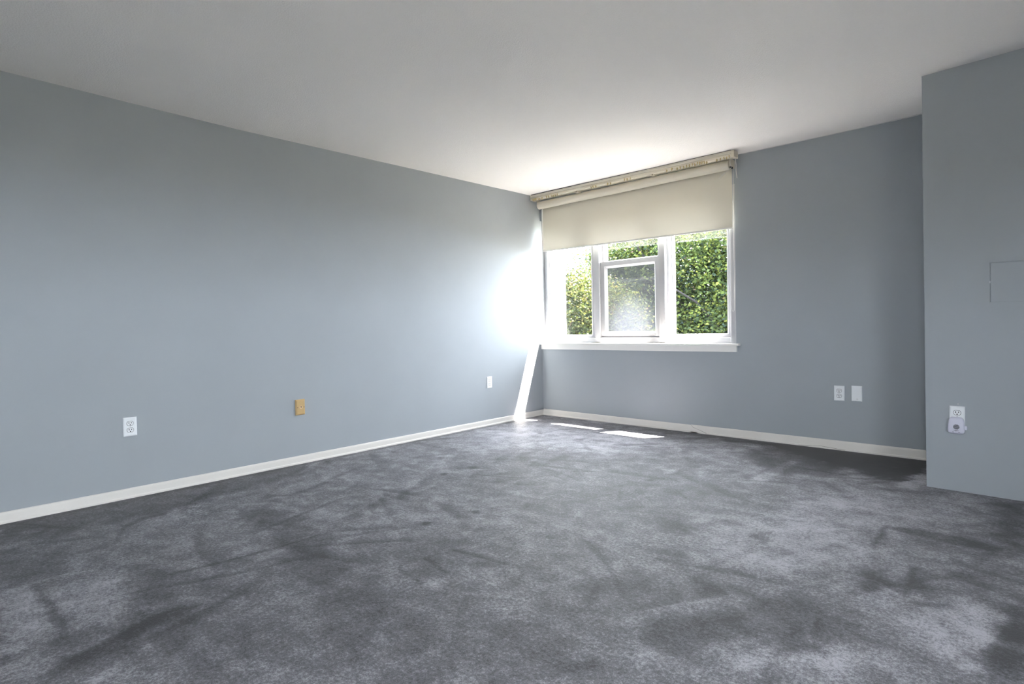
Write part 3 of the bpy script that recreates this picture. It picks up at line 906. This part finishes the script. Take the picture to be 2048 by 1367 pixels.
bm = bmesh.new()
bmesh.ops.create_icosphere(bm, subdivisions=1, radius=0.004)
for v in bm.verts: v.co.y *= 0.4
ch = obj('wall_anchor', bm, CAULK)
ch.location = (3.7655, by(3.7655), 0.508)
tag(ch, 'tiny white filler spot on the wall just above the alarm outlet', 'filler spot')

# ------------------------------------------------------------------ outside
tag(boxobj('wall_exterior', (-0.6, 0.0, 0.20, 0.46, -7.5, 4.5), EXT), 'white stucco fin wall outside the left pane', 'wall', kind='structure')
bm = bmesh.new(); box(bm, -60, 60, 0.6, 80, -7.6, -7.5); box(bm, -60, 60, -80, -6.9, -7.6, -7.5); box(bm, 6.0, 60, -6.9, 0.6, -7.6, -7.5)
tag(obj('ground', bm, LAWN), 'pale paved ground far below the window', 'ground', kind='structure')

def tree(label, base, leaves, blobs, branches, lm, seed, size=0.095, tint_shift=0.0):
    rng = np.random.default_rng(seed)
    T = empty('tree', base)
    tag(T, label, 'tree', 'trees outside the window')
    B = np.array(base, float)
    bm = bmesh.new()
    for pts, rad in branches:
        tube(bm, [tuple(np.array(p) - B) for p in pts], rad, 7)
    obj('trunk', bm, BARK, T, smooth=True)
    # foliage in clusters on the shells and inside of the crown masses
    vol = np.array([b[1][0] * b[1][1] * b[1][2] for b in blobs]); pr = vol / vol.sum()
    ncl = leaves // 34
    which = rng.choice(len(blobs), ncl, p=pr)
    C = np.zeros((ncl, 3)); CR = np.zeros(ncl)
    for b_i, (c, r) in enumerate(blobs):
        s = which == b_i; n = s.sum()
        d = rng.normal(size=(n, 3)); d /= np.linalg.norm(d, axis=1)[:, None]
        q = rng.random(n) ** 0.45
        C[s] = np.array(c) + d * q[:, None] * np.array(r)
        CR[s] = rng.uniform(0.16, 0.42, n)
    ctint = rng.normal(0.42, 0.16, ncl)
    m = 34
    pts = np.repeat(C, m, 0) + np.clip(rng.normal(size=(ncl * m, 3)), -1.7, 1.7) * np.repeat(CR, m)[:, None] * np.array([0.75, 0.75, 0.5])
    tint = np.clip(np.repeat(ctint, m) + rng.normal(0, 0.17, ncl * m) + tint_shift, 0, 1).astype(np.float32)
    n = len(pts)
    nrm = rng.normal(size=(n, 3)); nrm[:, 2] = np.abs(nrm[:, 2]) + 0.5; nrm /= np.linalg.norm(nrm, axis=1)[:, None]
    t = np.cross(nrm, rng.normal(size=(n, 3))); t /= np.linalg.norm(t, axis=1)[:, None]
    bt = np.cross(nrm, t)
    L = (size * rng.uniform(0.7, 1.3, n))[:, None]
    Wd = L * 0.42
    fold = nrm * L * 0.12
    V = np.stack([pts - t * L * 0.5, pts + bt * Wd - fold * -1, pts + t * L * 0.55 - fold, pts - bt * Wd + fold], 1).reshape(-1, 3) - B
    idx = np.arange(n) * 4
    F = np.stack([np.stack([idx, idx + 1, idx + 2], 1), np.stack([idx, idx + 2, idx + 3], 1)], 1).reshape(-1, 3)
    me = bpy.data.meshes.new('foliage')
    me.vertices.add(n * 4); me.vertices.foreach_set('co', V.astype(np.float32).ravel())
    me.loops.add(len(F) * 3); me.loops.foreach_set('vertex_index', F.astype(np.int32).ravel())
    me.polygons.add(len(F)); me.polygons.foreach_set('loop_start', (np.arange(len(F)) * 3).astype(np.int32))
    me.update(calc_edges=True); me.validate()
    at = me.attributes.new('tint', 'FLOAT', 'POINT'); at.data.foreach_set('value', np.repeat(tint, 4))
    me.materials.append(lm)
    o = bpy.data.objects.new('foliage', me); COL.objects.link(o); o.parent = T
    o['kind'] = 'stuff'
    return T

tree('tall green tree filling the centre and right panes', (-1.4, 9.0, -7.5), 170000,
     [((-1.6, 8.8, 2.2), (2.7, 1.5, 3.6)), ((-0.2, 8.8, 0.6), (2.2, 1.5, 3.0)), ((-3.9, 8.8, 2.2), (1.3, 1.4, 2.6)), ((-3.3, 8.8, 0.2), (1.8, 1.5, 2.4)), ((-4.7, 8.8, 1.6), (1.1, 1.3, 2.0)), ((-5.2, 8.8, 3.35), (0.4, 0.5, 0.45))],
     [([(-1.4, 9.0, -7.5), (-1.35, 9.0, -3), (-1.5, 8.9, 0), (-1.7, 8.8, 3), (-1.8, 8.7, 5)], [0.26, 0.22, 0.16, 0.10, 0.03]),
      ([(-1.4, 8.95, -1), (-1.0, 8.0, 0.6), (-1.6, 7.5, 1.5), (-2.3, 7.3, 2.0)], [0.06, 0.04, 0.03, 0.015]),
      ([(-1.5, 8.9, 0.5), (-2.6, 8.0, 1.9), (-3.5, 7.6, 3.4)], [0.08, 0.05, 0.02]),
      ([(-1.45, 8.9, 0), (-0.3, 7.8, 1.2), (0.4, 7.4, 2.8)], [0.08, 0.05, 0.02])],
     LEAF_GREEN, 3, size=0.075)
tree('lower yellow-green tree behind the left pane', (-4.4, 5.4, -7.5), 130000,
     [((-3.7, 5.2, 0.55), (1.5, 0.7, 1.85)), ((-2.6, 5.3, 0.1), (1.0, 0.7, 1.8)), ((-4.7, 5.3, 0.3), (1.3, 0.7, 1.9))],
     [([(-4.4, 5.4, -7.5), (-4.35, 5.4, -3), (-4.4, 5.3, -0.3), (-4.3, 5.3, 1.4)], [0.16, 0.13, 0.09, 0.02]),
      ([(-4.38, 5.4, -1.5), (-3.4, 5.2, 0.1), (-2.9, 5.1, 1.2)], [0.07, 0.04, 0.015]),
      ([(-4.38, 5.4, -1.5), (-5.2, 5.3, 0), (-5.5, 5.3, 1.0)], [0.07, 0.04, 0.015])],
     LEAF_WARM, 5, size=0.055, tint_shift=0.08)
tree('dense dark green tree furthest behind the other two', (-4.5, 14.5, -7.5), 50000,
     [((-4.5, 14.0, -1.0), (4.5, 1.6, 3.2)), ((-8.5, 14.0, -1.5), (3.0, 1.6, 3.2)), ((0.5, 14.0, -1.0), (3.5, 1.6, 3.6))],
     [([(-4.5, 14.5, -7.5), (-4.4, 14.4, -3), (-4.5, 14.2, 1.2)], [0.28, 0.2, 0.05])],
     LEAF_GREEN, 9, size=0.15, tint_shift=-0.08)
